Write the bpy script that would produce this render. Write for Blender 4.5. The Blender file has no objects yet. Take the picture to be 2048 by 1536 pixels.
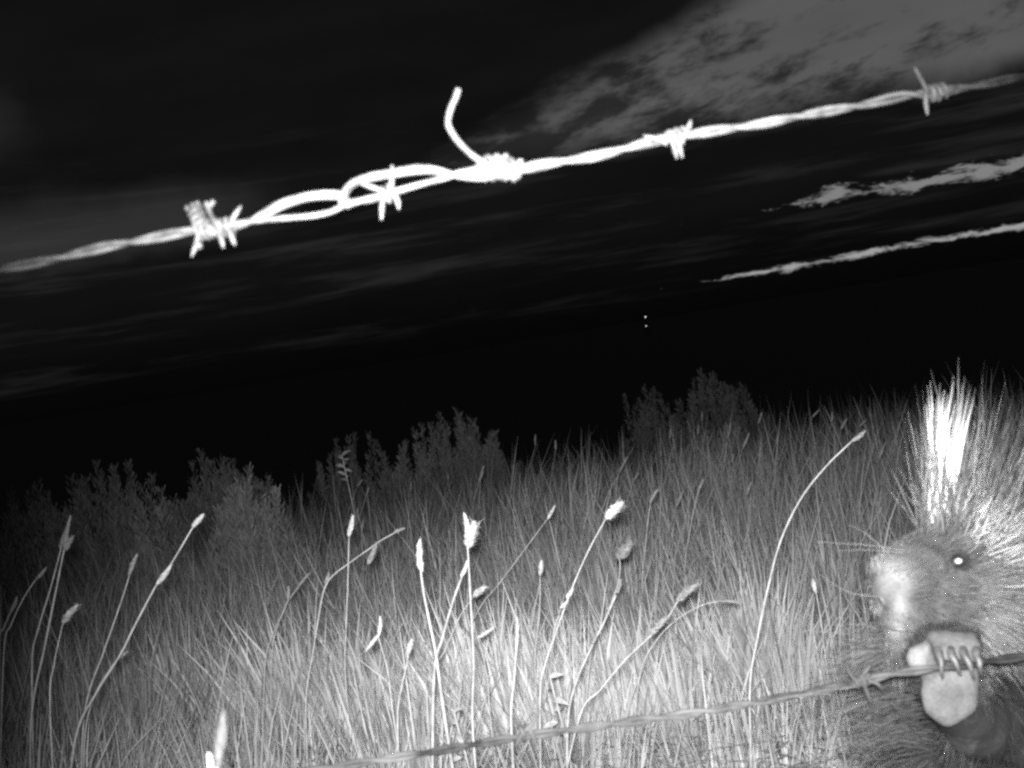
import bpy, math, random
import numpy as np
from mathutils import Vector, Matrix, noise as mnoise

random.seed(7)
rng = np.random.default_rng(7)
sc = bpy.context.scene
col = sc.collection
R = math.radians

# ------------------------------------------------------------------ camera
CAM_H = 0.80
F_PX = 2668.0                     # focal length in photo pixels (2048 wide)
ROLL, PITCH = R(9.4), R(1.85)
cam_d = bpy.data.cameras.new('trail_camera_lens')
cam = bpy.data.objects.new('trail_camera_lens', cam_d)
col.objects.link(cam)
sc.camera = cam
cam_d.sensor_width = 36.0
cam_d.lens = 36.0 * F_PX / 2048.0
cam_d.clip_start = 0.02
cam_d.clip_end = 6000
FWD = Vector((0, math.cos(PITCH), -math.sin(PITCH)))
R0 = Vector((1, 0, 0)); U0 = R0.cross(FWD)
CX = R0 * math.cos(ROLL) - U0 * math.sin(ROLL)
CY = R0 * math.sin(ROLL) + U0 * math.cos(ROLL)
CAM = Vector((0, 0, CAM_H))
cam.matrix_world = Matrix.Translation(CAM) @ Matrix((CX, CY, -FWD)).transposed().to_4x4()
cam_d.dof.use_dof = True
cam_d.dof.focus_distance = 3.2
cam_d.dof.aperture_fstop = 20.0

def at(px, py, d):
    """point at depth d along the ray that the photo shows at (px, py)"""
    return CAM + FWD * d + CX * ((px - 1024) / F_PX * d) + CY * ((768 - py) / F_PX * d)

def azel(px, py):
    v = (at(px, py, 1.0) - CAM).normalized()
    return math.degrees(math.atan2(v.x, v.y)), math.degrees(math.asin(v.z))

# ------------------------------------------------------------------ view
sc.cycles.use_denoising = False; sc.cycles.filter_width = 2.6
sc.cycles.sample_clamp_indirect = .8; sc.cycles.max_bounces = 3; sc.cycles.diffuse_bounces = 1; sc.cycles.glossy_bounces = 1; sc.cycles.transmission_bounces = 2
sc.view_settings.view_transform = 'Standard'
sc.view_settings.look = 'None'
sc.view_settings.exposure = 0.0
sc.view_settings.gamma = 1.0
sc.view_settings.use_curve_mapping = False

# ------------------------------------------------------------------ world: late dusk sky seen through broken cloud
world = bpy.data.worlds.new('World'); sc.world = world; world.use_nodes = True
nt = world.node_tree; nt.nodes.clear()
def N(t, **kw):
    n = nt.nodes.new(t)
    for k, v in kw.items(): setattr(n, k, v)
    return n
def M_(op, a, b=None, c=None, clamp=False):
    n = N('ShaderNodeMath', operation=op, use_clamp=clamp)
    for i, v in enumerate((a, b, c)):
        if v is None: continue
        if isinstance(v, (int, float)): n.inputs[i].default_value = v
        else: nt.links.new(v, n.inputs[i])
    return n.outputs[0]
def sstep(x, lo, hi):
    n = N('ShaderNodeMapRange', interpolation_type='SMOOTHSTEP')
    nt.links.new(x, n.inputs[0]); n.inputs[1].default_value = lo; n.inputs[2].default_value = hi
    return n.outputs[0]
def fbm(x, y, scale, detail=5, rough=.6, dist=0.0, seed=0.0):
    c = N('ShaderNodeCombineXYZ'); nt.links.new(x, c.inputs[0]); nt.links.new(y, c.inputs[1]); c.inputs[2].default_value = seed
    n = N('ShaderNodeTexNoise'); n.inputs['Scale'].default_value = scale; n.inputs['Detail'].default_value = detail
    n.inputs['Roughness'].default_value = rough; n.inputs['Distortion'].default_value = dist
    nt.links.new(c.outputs[0], n.inputs['Vector']); return n.outputs[0]
tc = N('ShaderNodeTexCoord'); sx = N('ShaderNodeSeparateXYZ'); nt.links.new(tc.outputs['Generated'], sx.inputs[0])
AZ = M_('MULTIPLY', M_('ARCTAN2', sx.outputs[0], sx.outputs[1]), 57.2958)
EL = M_('MULTIPLY', M_('ARCSINE', sx.outputs[2]), 57.2958)
wn = fbm(AZ, EL, .35, 4, .55, 0, 3.1)
wob = M_('MULTIPLY', M_('SUBTRACT', wn, .5), 2.4)
ELw = M_('ADD', EL, M_('MULTIPLY', wob, .55)); AZw = M_('ADD', AZ, M_('MULTIPLY', wob, 1.6))
# wide opening in the cloud above the wire
shear = M_('SUBTRACT', AZw, M_('MULTIPLY', M_('SUBTRACT', EL, 8.5), 2.9))
gapA = M_('MULTIPLY', sstep(ELw, 6.7, 8.4), sstep(shear, -2.6, 3.4))
gapA = M_('MULTIPLY', gapA, M_('SUBTRACT', 1.0, sstep(AZ, 30, 55)))
gapA = M_('MULTIPLY', gapA, M_('SUBTRACT', 1.0, sstep(EL, 14, 26)))
AZs = M_('ADD', AZ, M_('MULTIPLY', EL, -.9))
tuft = fbm(M_('MULTIPLY', AZs, .45), EL, .95, 8, .62, .12, 9.2)
edge = M_('MULTIPLY', M_('SUBTRACT', 1.0, sstep(M_('ADD', EL, M_('MULTIPLY', shear, .22)), 8.0, 12.6)), .20)
tmask = sstep(M_('ADD', tuft, edge), .47, .72)
soft = fbm(M_('MULTIPLY', AZs, .3), EL, .5, 4, .5, 0, 5.0)
gapA = M_('MULTIPLY', gapA, M_('SUBTRACT', 1.0, M_('MULTIPLY', tmask, .82)))
gapA = M_('MULTIPLY', gapA, M_('ADD', .75, M_('MULTIPLY', soft, .5)))
# two long slots nearer the horizon
rag = fbm(M_('MULTIPLY', AZ, .55), M_('MULTIPLY', EL, 1.6), 1.0, 8, .68, .3, 1.7)
def slot(el0, half, az_a, az_b, ragk, thr):
    d = M_('ABSOLUTE', M_('SUBTRACT', M_('ADD', EL, M_('MULTIPLY', wob, .18)), el0))
    prof = M_('SUBTRACT', 1.0, M_('DIVIDE', d, half))
    lead = M_('SUBTRACT', 1.0, sstep(AZ, az_a, az_b)); lead = M_('MULTIPLY', lead, -1.3)
    v = M_('ADD', M_('ADD', prof, lead), M_('MULTIPLY', M_('SUBTRACT', rag, .5), ragk))
    v = M_('MULTIPLY', sstep(v, thr, thr + .5), M_('SUBTRACT', 1.0, sstep(AZ, 28, 48)))
    return v
gapB = slot(3.62, .56, 5.0, 17.0, 3.2, .38)
gapC = slot(1.15, .33, 0.0, 14.0, 2.5, .44)
# dimmer thin spots left and low
gapD = M_('MULTIPLY', M_('MULTIPLY', sstep(ELw, 5.6, 6.7), M_('SUBTRACT', 1.0, sstep(ELw, 7.2, 9.4))), M_('SUBTRACT', 1.0, sstep(AZw, -13.5, -6.5)))
gapD = M_('MULTIPLY', gapD, sstep(AZ, -45, -28))
gapE = M_('MULTIPLY', M_('MULTIPLY', sstep(ELw, 9.8, 11.6), M_('SUBTRACT', 1.0, sstep(ELw, 12.5, 15))), M_('MULTIPLY', M_('SUBTRACT', 1.0, sstep(AZw, -20.5, -17)), sstep(AZ, -45, -28)))
streak = fbm(M_('MULTIPLY', AZ, .10), M_('MULTIPLY', EL, 1.25), 1.0, 6, .6, .2, 4.4)
thin = M_('MULTIPLY', sstep(streak, .50, .80), M_('MULTIPLY', M_('SUBTRACT', 1.0, sstep(EL, 5.5, 12)), sstep(EL, .2, 2.2)))
def mul(x, k): return M_('MULTIPLY', x, k)
cover = mul(gapA, .088)
for g, k in ((gapB, .21), (gapC, .34), (gapD, .022), (gapE, .014), (thin, .017)):
    cover = M_('ADD', cover, mul(g, k))
cover = M_('ADD', cover, M_('ADD', .0012, mul(M_('MULTIPLY', sstep(EL, -1.0, 6.0), M_('ADD', .35, soft)), .0052)))
bg = N('ShaderNodeBackground'); bg.inputs['Strength'].default_value = 1.0
cb = N('ShaderNodeCombineXYZ')
for i in range(3): nt.links.new(cover, cb.inputs[i])
nt.links.new(cb.outputs[0], bg.inputs['Color'])
wo = N('ShaderNodeOutputWorld'); nt.links.new(bg.outputs[0], wo.inputs[0])

# ------------------------------------------------------------------ the trail camera's infrared flash (the only lamp that lights the near scene)
fl_d = bpy.data.lights.new('camera_flash', 'SPOT')
fl_d.energy = 500.0; fl_d.spot_size = R(53); fl_d.spot_blend = 1.0; fl_d.shadow_soft_size = 0.025
flash = bpy.data.objects.new('camera_flash', fl_d); col.objects.link(flash)
fpos = CAM + CY * 0.032 - CX * .010 - FWD * 0.02
faim = at(1195, 1200, 2.6)
flash.location = fpos
flash.rotation_euler = (faim - fpos).to_track_quat('-Z', 'Y').to_euler()

# ------------------------------------------------------------------ materials (a grey infrared picture: every albedo is neutral)
def mat(name, base=.3, rough=.6, metal=0., spec=.5, tint=False, nscale=None, lo=.7, hi=1.3, bump=0., trans=0., coords='Object', ndetail=5):
    m = bpy.data.materials.new(name); m.use_nodes = True
    t = m.node_tree; b = t.nodes['Principled BSDF']
    b.inputs['Roughness'].default_value = rough; b.inputs['Metallic'].default_value = metal
    b.inputs['Specular IOR Level'].default_value = spec
    b.inputs['Base Color'].default_value = (base, base, base, 1)
    v = None
    def mm(a, bb):
        n = t.nodes.new('ShaderNodeMath'); n.operation = 'MULTIPLY'
        for i, q in enumerate((a, bb)):
            if isinstance(q, (int, float)): n.inputs[i].default_value = q
            else: t.links.new(q, n.inputs[i])
        return n.outputs[0]
    if tint:
        a = t.nodes.new('ShaderNodeAttribute'); a.attribute_name = 'tint'; v = mm(a.outputs['Fac'], base)
    if nscale:
        c = t.nodes.new('ShaderNodeTexCoord'); n = t.nodes.new('ShaderNodeTexNoise')
        n.inputs['Scale'].default_value = nscale; n.inputs['Detail'].default_value = ndetail
        t.links.new(c.outputs[coords], n.inputs['Vector'])
        r = t.nodes.new('ShaderNodeMapRange'); t.links.new(n.outputs[0], r.inputs[0])
        r.inputs[1].default_value = .35; r.inputs[2].default_value = .65; r.inputs[3].default_value = lo; r.inputs[4].default_value = hi
        v = mm(r.outputs[0], v if v is not None else base)
        if bump:
            bp = t.nodes.new('ShaderNodeBump'); bp.inputs['Strength'].default_value = bump; bp.inputs['Distance'].default_value = .002
            t.links.new(n.outputs[0], bp.inputs['Height']); t.links.new(bp.outputs[0], b.inputs['Normal'])
    if v is not None:
        cc = t.nodes.new('ShaderNodeCombineXYZ')
        for i in range(3): t.links.new(v, cc.inputs[i])
        t.links.new(cc.outputs[0], b.inputs['Base Color'])
        if trans:
            tr = t.nodes.new('ShaderNodeBsdfTranslucent'); t.links.new(cc.outputs[0], tr.inputs[0])
            mx = t.nodes.new('ShaderNodeMixShader'); mx.inputs[0].default_value = trans
            t.links.new(b.outputs[0], mx.inputs[1]); t.links.new(tr.outputs[0], mx.inputs[2])
            t.links.new(mx.outputs[0], t.nodes['Material Output'].inputs[0])
    return m

MAT = dict(
    soil=mat('soil', .19, .95, nscale=9, lo=.5, hi=1.5, bump=.6),
    grass=mat('grass', .40, .55, spec=.3, tint=True),
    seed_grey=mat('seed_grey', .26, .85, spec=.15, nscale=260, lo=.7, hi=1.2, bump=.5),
    seed_darkened=mat('seed_darkened', .035, .9, spec=.1, nscale=260, lo=.7, hi=1.2, bump=.5),
    stalk_darkened=mat('stalk_darkened', .22, .7, spec=.2, nscale=60, lo=.7, hi=1.2),
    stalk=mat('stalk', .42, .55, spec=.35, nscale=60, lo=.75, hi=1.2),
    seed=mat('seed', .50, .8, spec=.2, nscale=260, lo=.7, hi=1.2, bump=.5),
    sage=mat('sage', .22, .7, spec=.2, tint=True),
    bark=mat('bark', .12, .9, nscale=80, lo=.6, hi=1.4, bump=.5),
    leaf_dull=mat('leaf_dull', .30, .6, spec=.3, nscale=70, lo=.75, hi=1.15),
    leaf=mat('leaf', .6, .5, spec=.4, nscale=70, lo=.75, hi=1.15, trans=.25),
    wire=mat('galvanised_wire', .100, .6, metal=.1, spec=.35, nscale=130, lo=.5, hi=1.25, bump=.35),
    rust=mat('rusty_wire', .013, .85, metal=.0, spec=.15, nscale=38, lo=.3, hi=3.4, bump=.5),
    fur=mat('fur', 1.0, .6, spec=.3, tint=True),
    quill=mat('quill', 1.0, .4, spec=.5, tint=True),
    skin=mat('porcupine_skin', 1.0, .7, spec=.2, tint=True, nscale=420, lo=.85, hi=1.12, bump=.35),
    claw=mat('claw', .032, .5, spec=.3, nscale=200, lo=.6, hi=1.5),
    eye=mat('eye', .01, .08, spec=.6),
    tapetum=mat('eyeshine', .9, .22, metal=1.0),
    fur_pale=mat('whisker', .12, .6),
    post=mat('dark_post', .04, .8),
)
lm = bpy.data.materials.new('point_glow'); lm.use_nodes = True
e = lm.node_tree.nodes.new('ShaderNodeEmission'); e.inputs[1].default_value = 1.3
lm.node_tree.links.new(e.outputs[0], lm.node_tree.nodes['Material Output'].inputs[0])
MAT['lamp'] = lm

# ------------------------------------------------------------------ helpers
def mesh_arrays(name, V, Fq, tint=None, smooth=True):
    """V (n,3) float, Fq (m,k) int -> mesh, quickly"""
    V = np.asarray(V, np.float32); Fq = np.asarray(Fq, np.int32); k = Fq.shape[1]
    me = bpy.data.meshes.new(name)
    me.vertices.add(len(V)); me.vertices.foreach_set('co', V.ravel())
    me.loops.add(Fq.size); me.loops.foreach_set('vertex_index', Fq.ravel())
    me.polygons.add(len(Fq)); me.polygons.foreach_set('loop_start', np.arange(0, Fq.size, k, dtype=np.int32))
    me.update(calc_edges=True)
    me.polygons.foreach_set('use_smooth', np.full(len(Fq), smooth))
    if tint is not None:
        a = me.attributes.new('tint', 'FLOAT', 'POINT'); a.data.foreach_set('value', np.asarray(tint, np.float32))
    me.update()
    return me

def link(name, me, m, parent=None):
    o = bpy.data.objects.new(name, me)
    if m is not None: me.materials.append(MAT[m])
    col.objects.link(o)
    if parent is not None:
        o.parent = parent
        o.matrix_parent_inverse = parent.matrix_world.inverted()
    return o

def empty(name, loc):
    o = bpy.data.objects.new(name, None); o.empty_display_size = .05
    o.location = loc; o.matrix_world = Matrix.Translation(loc); col.objects.link(o); return o

def tag(o, label=None, cat=None, group=None, kind=None):
    if label: o['label'] = label
    if cat: o['category'] = cat
    if group: o['group'] = group
    if kind: o['kind'] = kind
    return o

def catmull(pts, n=8):
    pts = [Vector(p) for p in pts]
    if len(pts) < 3:
        return [pts[0].lerp(pts[1], i / n) for i in range(n + 1)]
    P = [pts[0] * 2 - pts[1]] + pts + [pts[-1] * 2 - pts[-2]]
    out = []
    for i in range(1, len(P) - 2):
        a, b, c, d = P[i - 1], P[i], P[i + 1], P[i + 2]
        for j in range(n):
            t = j / n
            out.append(.5 * ((2 * b) + (c - a) * t + (2 * a - 5 * b + 4 * c - d) * t * t + (3 * b - a - 3 * c + d) * t ** 3))
    out.append(pts[-1]); return out

class MB:
    def __init__(s): s.v = []; s.f = []
    def tube(s, pts, rad, n=8, cap=True):
        pts = [Vector(p) for p in pts]; m = len(pts)
        if not hasattr(rad, '__len__'): rad = [rad] * m
        base = len(s.v); t0 = (pts[1] - pts[0]).normalized()
        u = t0.orthogonal().normalized()
        for i, p in enumerate(pts):
            t = (pts[min(i + 1, m - 1)] - pts[max(i - 1, 0)]).normalized()
            u = (u - t * u.dot(t)).normalized(); w = t.cross(u)
            for k in range(n):
                a = 2 * math.pi * k / n
                s.v.append(p + (u * math.cos(a) + w * math.sin(a)) * rad[i])
        for i in range(m - 1):
            for k in range(n):
                k2 = (k + 1) % n
                s.f.append((base + i * n + k, base + i * n + k2, base + (i + 1) * n + k2, base + (i + 1) * n + k))
        if cap:
            s.f.append(tuple(base + k for k in range(n))[::-1]); s.f.append(tuple(base + (m - 1) * n + k for k in range(n)))
        return s
    def ellipsoid(s, c, r, axes=None, seg=16, ring=10):
        c = Vector(c); ax = axes or (Vector((1, 0, 0)), Vector((0, 1, 0)), Vector((0, 0, 1)))
        base = len(s.v)
        for i in range(ring + 1):
            th = math.pi * i / ring
            for k in range(seg):
                a = 2 * math.pi * k / seg
                s.v.append(c + ax[0] * (r[0] * math.sin(th) * math.cos(a)) + ax[1] * (r[1] * math.sin(th) * math.sin(a)) + ax[2] * (r[2] * math.cos(th)))
        for i in range(ring):
            for k in range(seg):
                k2 = (k + 1) % seg
                s.f.append((base + i * seg + k, base + (i + 1) * seg + k, base + (i + 1) * seg + k2, base + i * seg + k2))
        return s
    def leaf(s, p, d, nrm, L, W, cup=.15, nseg=5):
        d = d.normalized(); side = d.cross(nrm).normalized(); up = side.cross(d)
        base = len(s.v)
        for i in range(nseg + 1):
            t = i / nseg; w = W * math.sin(math.pi * min(.97, .06 + t * .93)) ** .8
            q = p + d * (L * t) - up * (cup * L * t * t)
            s.v += [q - side * w + up * w * .35, q, q + side * w + up * w * .35]
        for i in range(nseg):
            a = base + 3 * i
            s.f += [(a, a + 1, a + 4, a + 3), (a + 1, a + 2, a + 5, a + 4)]
        return s
    def build(s, name, m, parent=None, smooth=True):
        me = bpy.data.meshes.new(name); me.from_pydata([tuple(v) for v in s.v], [], s.f)
        me.polygons.foreach_set('use_smooth', np.full(len(me.polygons), smooth)); me.update()
        return link(name, me, m, parent)

# ================================================================== SETTING
# ground: one sheet, gently uneven near, flat to the horizon
def ground():
    xs = np.unique(np.concatenate([np.linspace(-8, 8, 81), np.linspace(-60, 60, 41), np.geomspace(80, 3000, 10), -np.geomspace(80, 3000, 10)]))
    ys = np.unique(np.concatenate([np.linspace(-3, 14, 86), np.linspace(16, 80, 25), np.geomspace(100, 3000, 10), -np.geomspace(4, 3000, 10)]))
    X, Y = np.meshgrid(xs, ys)
    Z = np.array([ground_z(x, y) for x, y in zip(X.ravel(), Y.ravel())])
    nx, ny = len(xs), len(ys)
    idx = np.arange(nx * ny).reshape(ny, nx)
    F = np.stack([idx[:-1, :-1], idx[:-1, 1:], idx[1:, 1:], idx[1:, :-1]], -1).reshape(-1, 4)
    o = link('ground', mesh_arrays('ground', np.stack([X.ravel(), Y.ravel(), Z], 1), F), 'soil')
    tag(o, 'dark bare soil under the meadow grass', 'ground', kind='structure')
def ground_z(x, y):
    f = 1.0 if abs(x) < 30 and abs(y) < 40 else 0.0
    drop = max(0.0, y - 4.2); drop = drop * drop / (drop + 2.4) * .125          # the meadow falls away past the bushes
    return f * .018 * mnoise.noise((x * 1.6, y * 1.6, 0.3)) - min(drop, 3.2)
ground()

# grass -------------------------------------------------------------
def blade_mesh(name, root, lean, L, W, face, bend, tint):
    n = len(root); lev = np.array([0, .36, .7, 1.0]); wl = np.array([.8, 1.0, .7, .06])
    V = np.zeros((n, 4, 2, 3), np.float32)
    side = np.stack([np.cos(face), np.sin(face), np.zeros(n)], 1)
    for i, t in enumerate(lev):
        horiz = lean * (L * (t * .55 + bend * t ** 2.2))[:, None]
        z = L * (t - .35 * bend * t ** 2.5)
        p = root + np.concatenate([horiz, z[:, None]], 1)
        V[:, i, 0] = p - side * (W * wl[i] / 2)[:, None]
        V[:, i, 1] = p + side * (W * wl[i] / 2)[:, None]
    b = (np.arange(n) * 8)[:, None, None]
    q = np.array([[0, 1, 3, 2], [2, 3, 5, 4], [4, 5, 7, 6]])[None]
    return mesh_arrays(name, V.reshape(-1, 3), (b + q).reshape(-1, 4), np.repeat(tint, 8))

PORC_XY = (at(2200, 1600, 1.0).x, at(2200, 1600, 1.0).y)
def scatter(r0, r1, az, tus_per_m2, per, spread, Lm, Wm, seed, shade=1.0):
    g = np.random.default_rng(seed)
    area = .5 * (2 * R(az)) * (r1 * r1 - r0 * r0); nt_ = int(area * tus_per_m2)
    r = np.sqrt(g.uniform(r0 * r0, r1 * r1, nt_)); a = g.uniform(-R(az), R(az), nt_)
    cx, cy = r * np.sin(a), r * np.cos(a)
    vig = np.array([.75 + .55 * mnoise.noise((x * .9, y * .9, 7.7)) for x, y in zip(cx, cy)])
    k = g.poisson(per * np.clip(vig + .25, .35, 1.6))
    idx = np.repeat(np.arange(nt_), k); n = len(idx)
    off = g.normal(0, spread, (n, 2))
    x, y = cx[idx] + off[:, 0], cy[idx] + off[:, 1]
    keep = ((x - PORC_XY[0]) ** 2 + (y - PORC_XY[1]) ** 2 > .17 ** 2) & (np.hypot(x, y) > .75)
    idx, off, x, y = idx[keep], off[keep], x[keep], y[keep]; n = len(idx)
    fl = np.array([[mnoise.noise((u * .5, v * .5, 1.)), mnoise.noise((u * .5, v * .5, 5.))] for u, v in zip(cx, cy)])
    lean = off / spread * .26 + np.array([.06, .0]) + fl[idx] * .34 + g.normal(0, .085, (n, 2))
    L = Lm * (.72 + .4 * vig[idx]) * g.lognormal(-.04, .22, n)
    L = np.clip(L, .06, Lm * 1.75)
    
    W = Wm * g.lognormal(0, .3, n)
    z = np.array([ground_z(u, v) for u, v in zip(x, y)]) - .004
    dry = g.random(n)
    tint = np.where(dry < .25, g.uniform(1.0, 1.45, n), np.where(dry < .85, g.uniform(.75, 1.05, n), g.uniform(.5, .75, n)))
    tint = tint * shade                                    # flash falloff painted into the blade colour, darker zone by zone
    return np.stack([x, y, z], 1), lean, L, W, g.uniform(0, math.pi, n), g.uniform(.05, .55, n) ** 1.3, tint

def tussocks():
    g = np.random.default_rng(44); out = []
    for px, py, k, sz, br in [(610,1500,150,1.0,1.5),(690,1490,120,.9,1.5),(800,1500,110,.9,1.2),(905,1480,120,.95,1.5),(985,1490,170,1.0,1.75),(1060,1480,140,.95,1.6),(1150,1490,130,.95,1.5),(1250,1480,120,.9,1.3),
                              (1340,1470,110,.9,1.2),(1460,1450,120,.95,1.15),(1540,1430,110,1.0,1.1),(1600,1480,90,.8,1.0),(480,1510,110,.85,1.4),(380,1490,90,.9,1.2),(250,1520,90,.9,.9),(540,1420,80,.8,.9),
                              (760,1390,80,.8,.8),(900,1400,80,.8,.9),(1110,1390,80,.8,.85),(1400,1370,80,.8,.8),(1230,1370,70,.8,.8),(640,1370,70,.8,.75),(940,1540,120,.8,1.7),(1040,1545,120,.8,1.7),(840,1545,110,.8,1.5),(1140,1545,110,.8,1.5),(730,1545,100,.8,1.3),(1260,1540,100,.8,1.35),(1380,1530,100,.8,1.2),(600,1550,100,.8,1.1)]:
        v = (at(px, py, 1.0) - CAM); t = -CAM_H / v.z; c = CAM + v * t
        k = int(k * 1.5); off = g.normal(0, .028, (k, 2)); x, y = c.x + off[:, 0], c.y + off[:, 1]
        lean = off / .026 * .20 + np.array([-.03, -.03]) + g.normal(0, .06, (k, 2))
        z = np.array([ground_z(a, b) for a, b in zip(x, y)]) - .004
        out.append((np.stack([x, y, z], 1), lean, np.clip(.245 * sz * g.lognormal(0, .22, k), .1, .38), .0050 * g.lognormal(0, .28, k), g.normal(0, .6, k), g.uniform(.05, .45, k), br * .78 * g.uniform(.65, 1.4, k)))  # br paints the flash's bright middle into the tuft colour
    return [np.concatenate([p[i] for p in out]) for i in range(7)]
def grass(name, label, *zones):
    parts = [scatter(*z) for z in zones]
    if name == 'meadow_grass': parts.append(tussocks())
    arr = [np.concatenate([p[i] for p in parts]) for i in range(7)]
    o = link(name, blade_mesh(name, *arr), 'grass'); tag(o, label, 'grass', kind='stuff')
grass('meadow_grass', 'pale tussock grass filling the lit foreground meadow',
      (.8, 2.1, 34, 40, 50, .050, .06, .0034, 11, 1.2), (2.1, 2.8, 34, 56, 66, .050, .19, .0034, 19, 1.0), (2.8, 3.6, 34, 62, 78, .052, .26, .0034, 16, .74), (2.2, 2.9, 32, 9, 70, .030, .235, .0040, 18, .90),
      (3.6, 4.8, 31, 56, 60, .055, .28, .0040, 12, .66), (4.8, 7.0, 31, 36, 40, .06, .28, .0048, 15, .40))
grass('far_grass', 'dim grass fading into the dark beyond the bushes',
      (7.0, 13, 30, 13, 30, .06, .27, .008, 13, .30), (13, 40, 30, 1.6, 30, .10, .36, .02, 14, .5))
# flat litter of fallen dry blades between the tussocks
def litter():
    g = np.random.default_rng(21); n = 16000
    r = np.sqrt(g.uniform(.8 ** 2, 4.0 ** 2, n)); a = g.uniform(-R(34), R(34), n)
    x, y = r * np.sin(a), r * np.cos(a); th = g.uniform(0, 2 * math.pi, n)
    L = g.uniform(.08, .25, n); lean = np.stack([np.cos(th), np.sin(th)], 1) * 1.6
    z = np.array([ground_z(u, v) for u, v in zip(x, y)]) + g.uniform(.002, .03, n)
    V = blade_mesh('grass_litter', np.stack([x, y, z], 1), lean, L * .6, g.uniform(.003, .006, n), th + 1.57, g.uniform(0.5, .9, n), g.uniform(.5, 1.2, n))
    o = link('grass_litter', V, 'grass'); tag(o, 'fallen dry grass blades lying between the tussocks', 'grass', kind='stuff')
litter()

# ================================================================== SEED-HEADED STALKS
def seed_head(p0, p1, w, fluffy, name, parent, m='seed'):
    p0, p1 = Vector(p0), Vector(p1); ax = p1 - p0; L = ax.length; t = ax.normalized()
    u = t.orthogonal().normalized(); v = t.cross(u)
    mb = MB(); ns, nr = 10, 11; pts = []; rad = []
    base = len(mb.v); bend = u * random.uniform(-.06, .06) * L
    for i in range(nr + 1):
        s = i / nr; prof = max(.06, math.sin(math.pi * (s * .92 + .05)) ** .5) * (1 - .25 * s)
        c = p0 + ax * s + bend * math.sin(math.pi * s)
        for k in range(ns):
            a = 2 * math.pi * (k + .5 * (i % 2)) / ns
            r = w * .5 * prof * random.uniform(.72, 1.15)
            mb.v.append(c + (u * math.cos(a) + v * math.sin(a)) * r)
    for i in range(nr):
        for k in range(ns):
            k2 = (k + 1) % ns
            mb.f.append((base + i * ns + k, base + i * ns + k2, base + (i + 1) * ns + k2, base + (i + 1) * ns + k))
    for _ in range(120 if fluffy else 40):                      # spikelet bristles
        s = random.uniform(.02, 1.0); a = random.uniform(0, 6.283)
        o = u * math.cos(a) + v * math.sin(a); c = p0 + ax * s
        l = w * (random.uniform(.25, .75) if fluffy else random.uniform(.15, .45))
        q = c + o * w * .36; e2 = q + (o * random.uniform(.5, 1.4) + t * random.uniform(-.1, 1.1) + u * random.uniform(-.4, .4)).normalized() * l
        sd = o.cross(t) * (w * .07); b = len(mb.v)
        mb.v += [q - sd, q + sd, e2]; mb.f.append((b, b + 1, b + 2))
    return mb.build(name, m, parent, smooth=False)

def to_ground(p, prev):
    """continue a stem from p to the soil, straightening towards the vertical"""
    d = (p - prev).normalized(); d = (d * .6 + Vector((0, 0, -1)) * .7).normalized()
    if d.z > -.3: d = Vector((d.x * .4, d.y * .4, -1)).normalized()
    k = (p.z - ground_z(p.x, p.y)) / -d.z
    return p + d * (k + .01)

def stalk(label, d, stem, heads, sw=2.6, group=None):
    """stem: photo points from the top down; heads: (x0,y0,x1,y1,width px, fluffy)"""
    pts = [at(x, y, d) for x, y in stem]
    g = to_ground(pts[-1], pts[-2] if len(pts) > 1 else pts[-1] + Vector((.02, 0, .1)))
    g.z = ground_z(g.x, g.y) - .005
    mid = pts[-1].lerp(g, .5)
    full = catmull(pts + [mid, g], 6)
    o = empty('grass_stalk', (g.x, g.y, g.z + .005))
    n = len(full); r = sw * .42 * d / F_PX
    MB().tube(full, [r * (.6 + .55 * i / n) for i in range(n)], 6).build('stem', 'stalk' if d > 1 else 'stalk_darkened', o)
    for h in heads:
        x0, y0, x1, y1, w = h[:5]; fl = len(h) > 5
        seed_head(at(x0, y0, d), at(x1, y1, d), w * .88 * d / F_PX, fl, 'seed_head', o, 'seed_darkened' if d < 1 else 'seed' if 'bright' in label else 'seed_grey')  # nearest head takes a darkened seed colour to offset the close flash
    tag(o, label, 'grass stalk', group or 'seed-headed grass stalks in the meadow')
    return o

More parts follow.
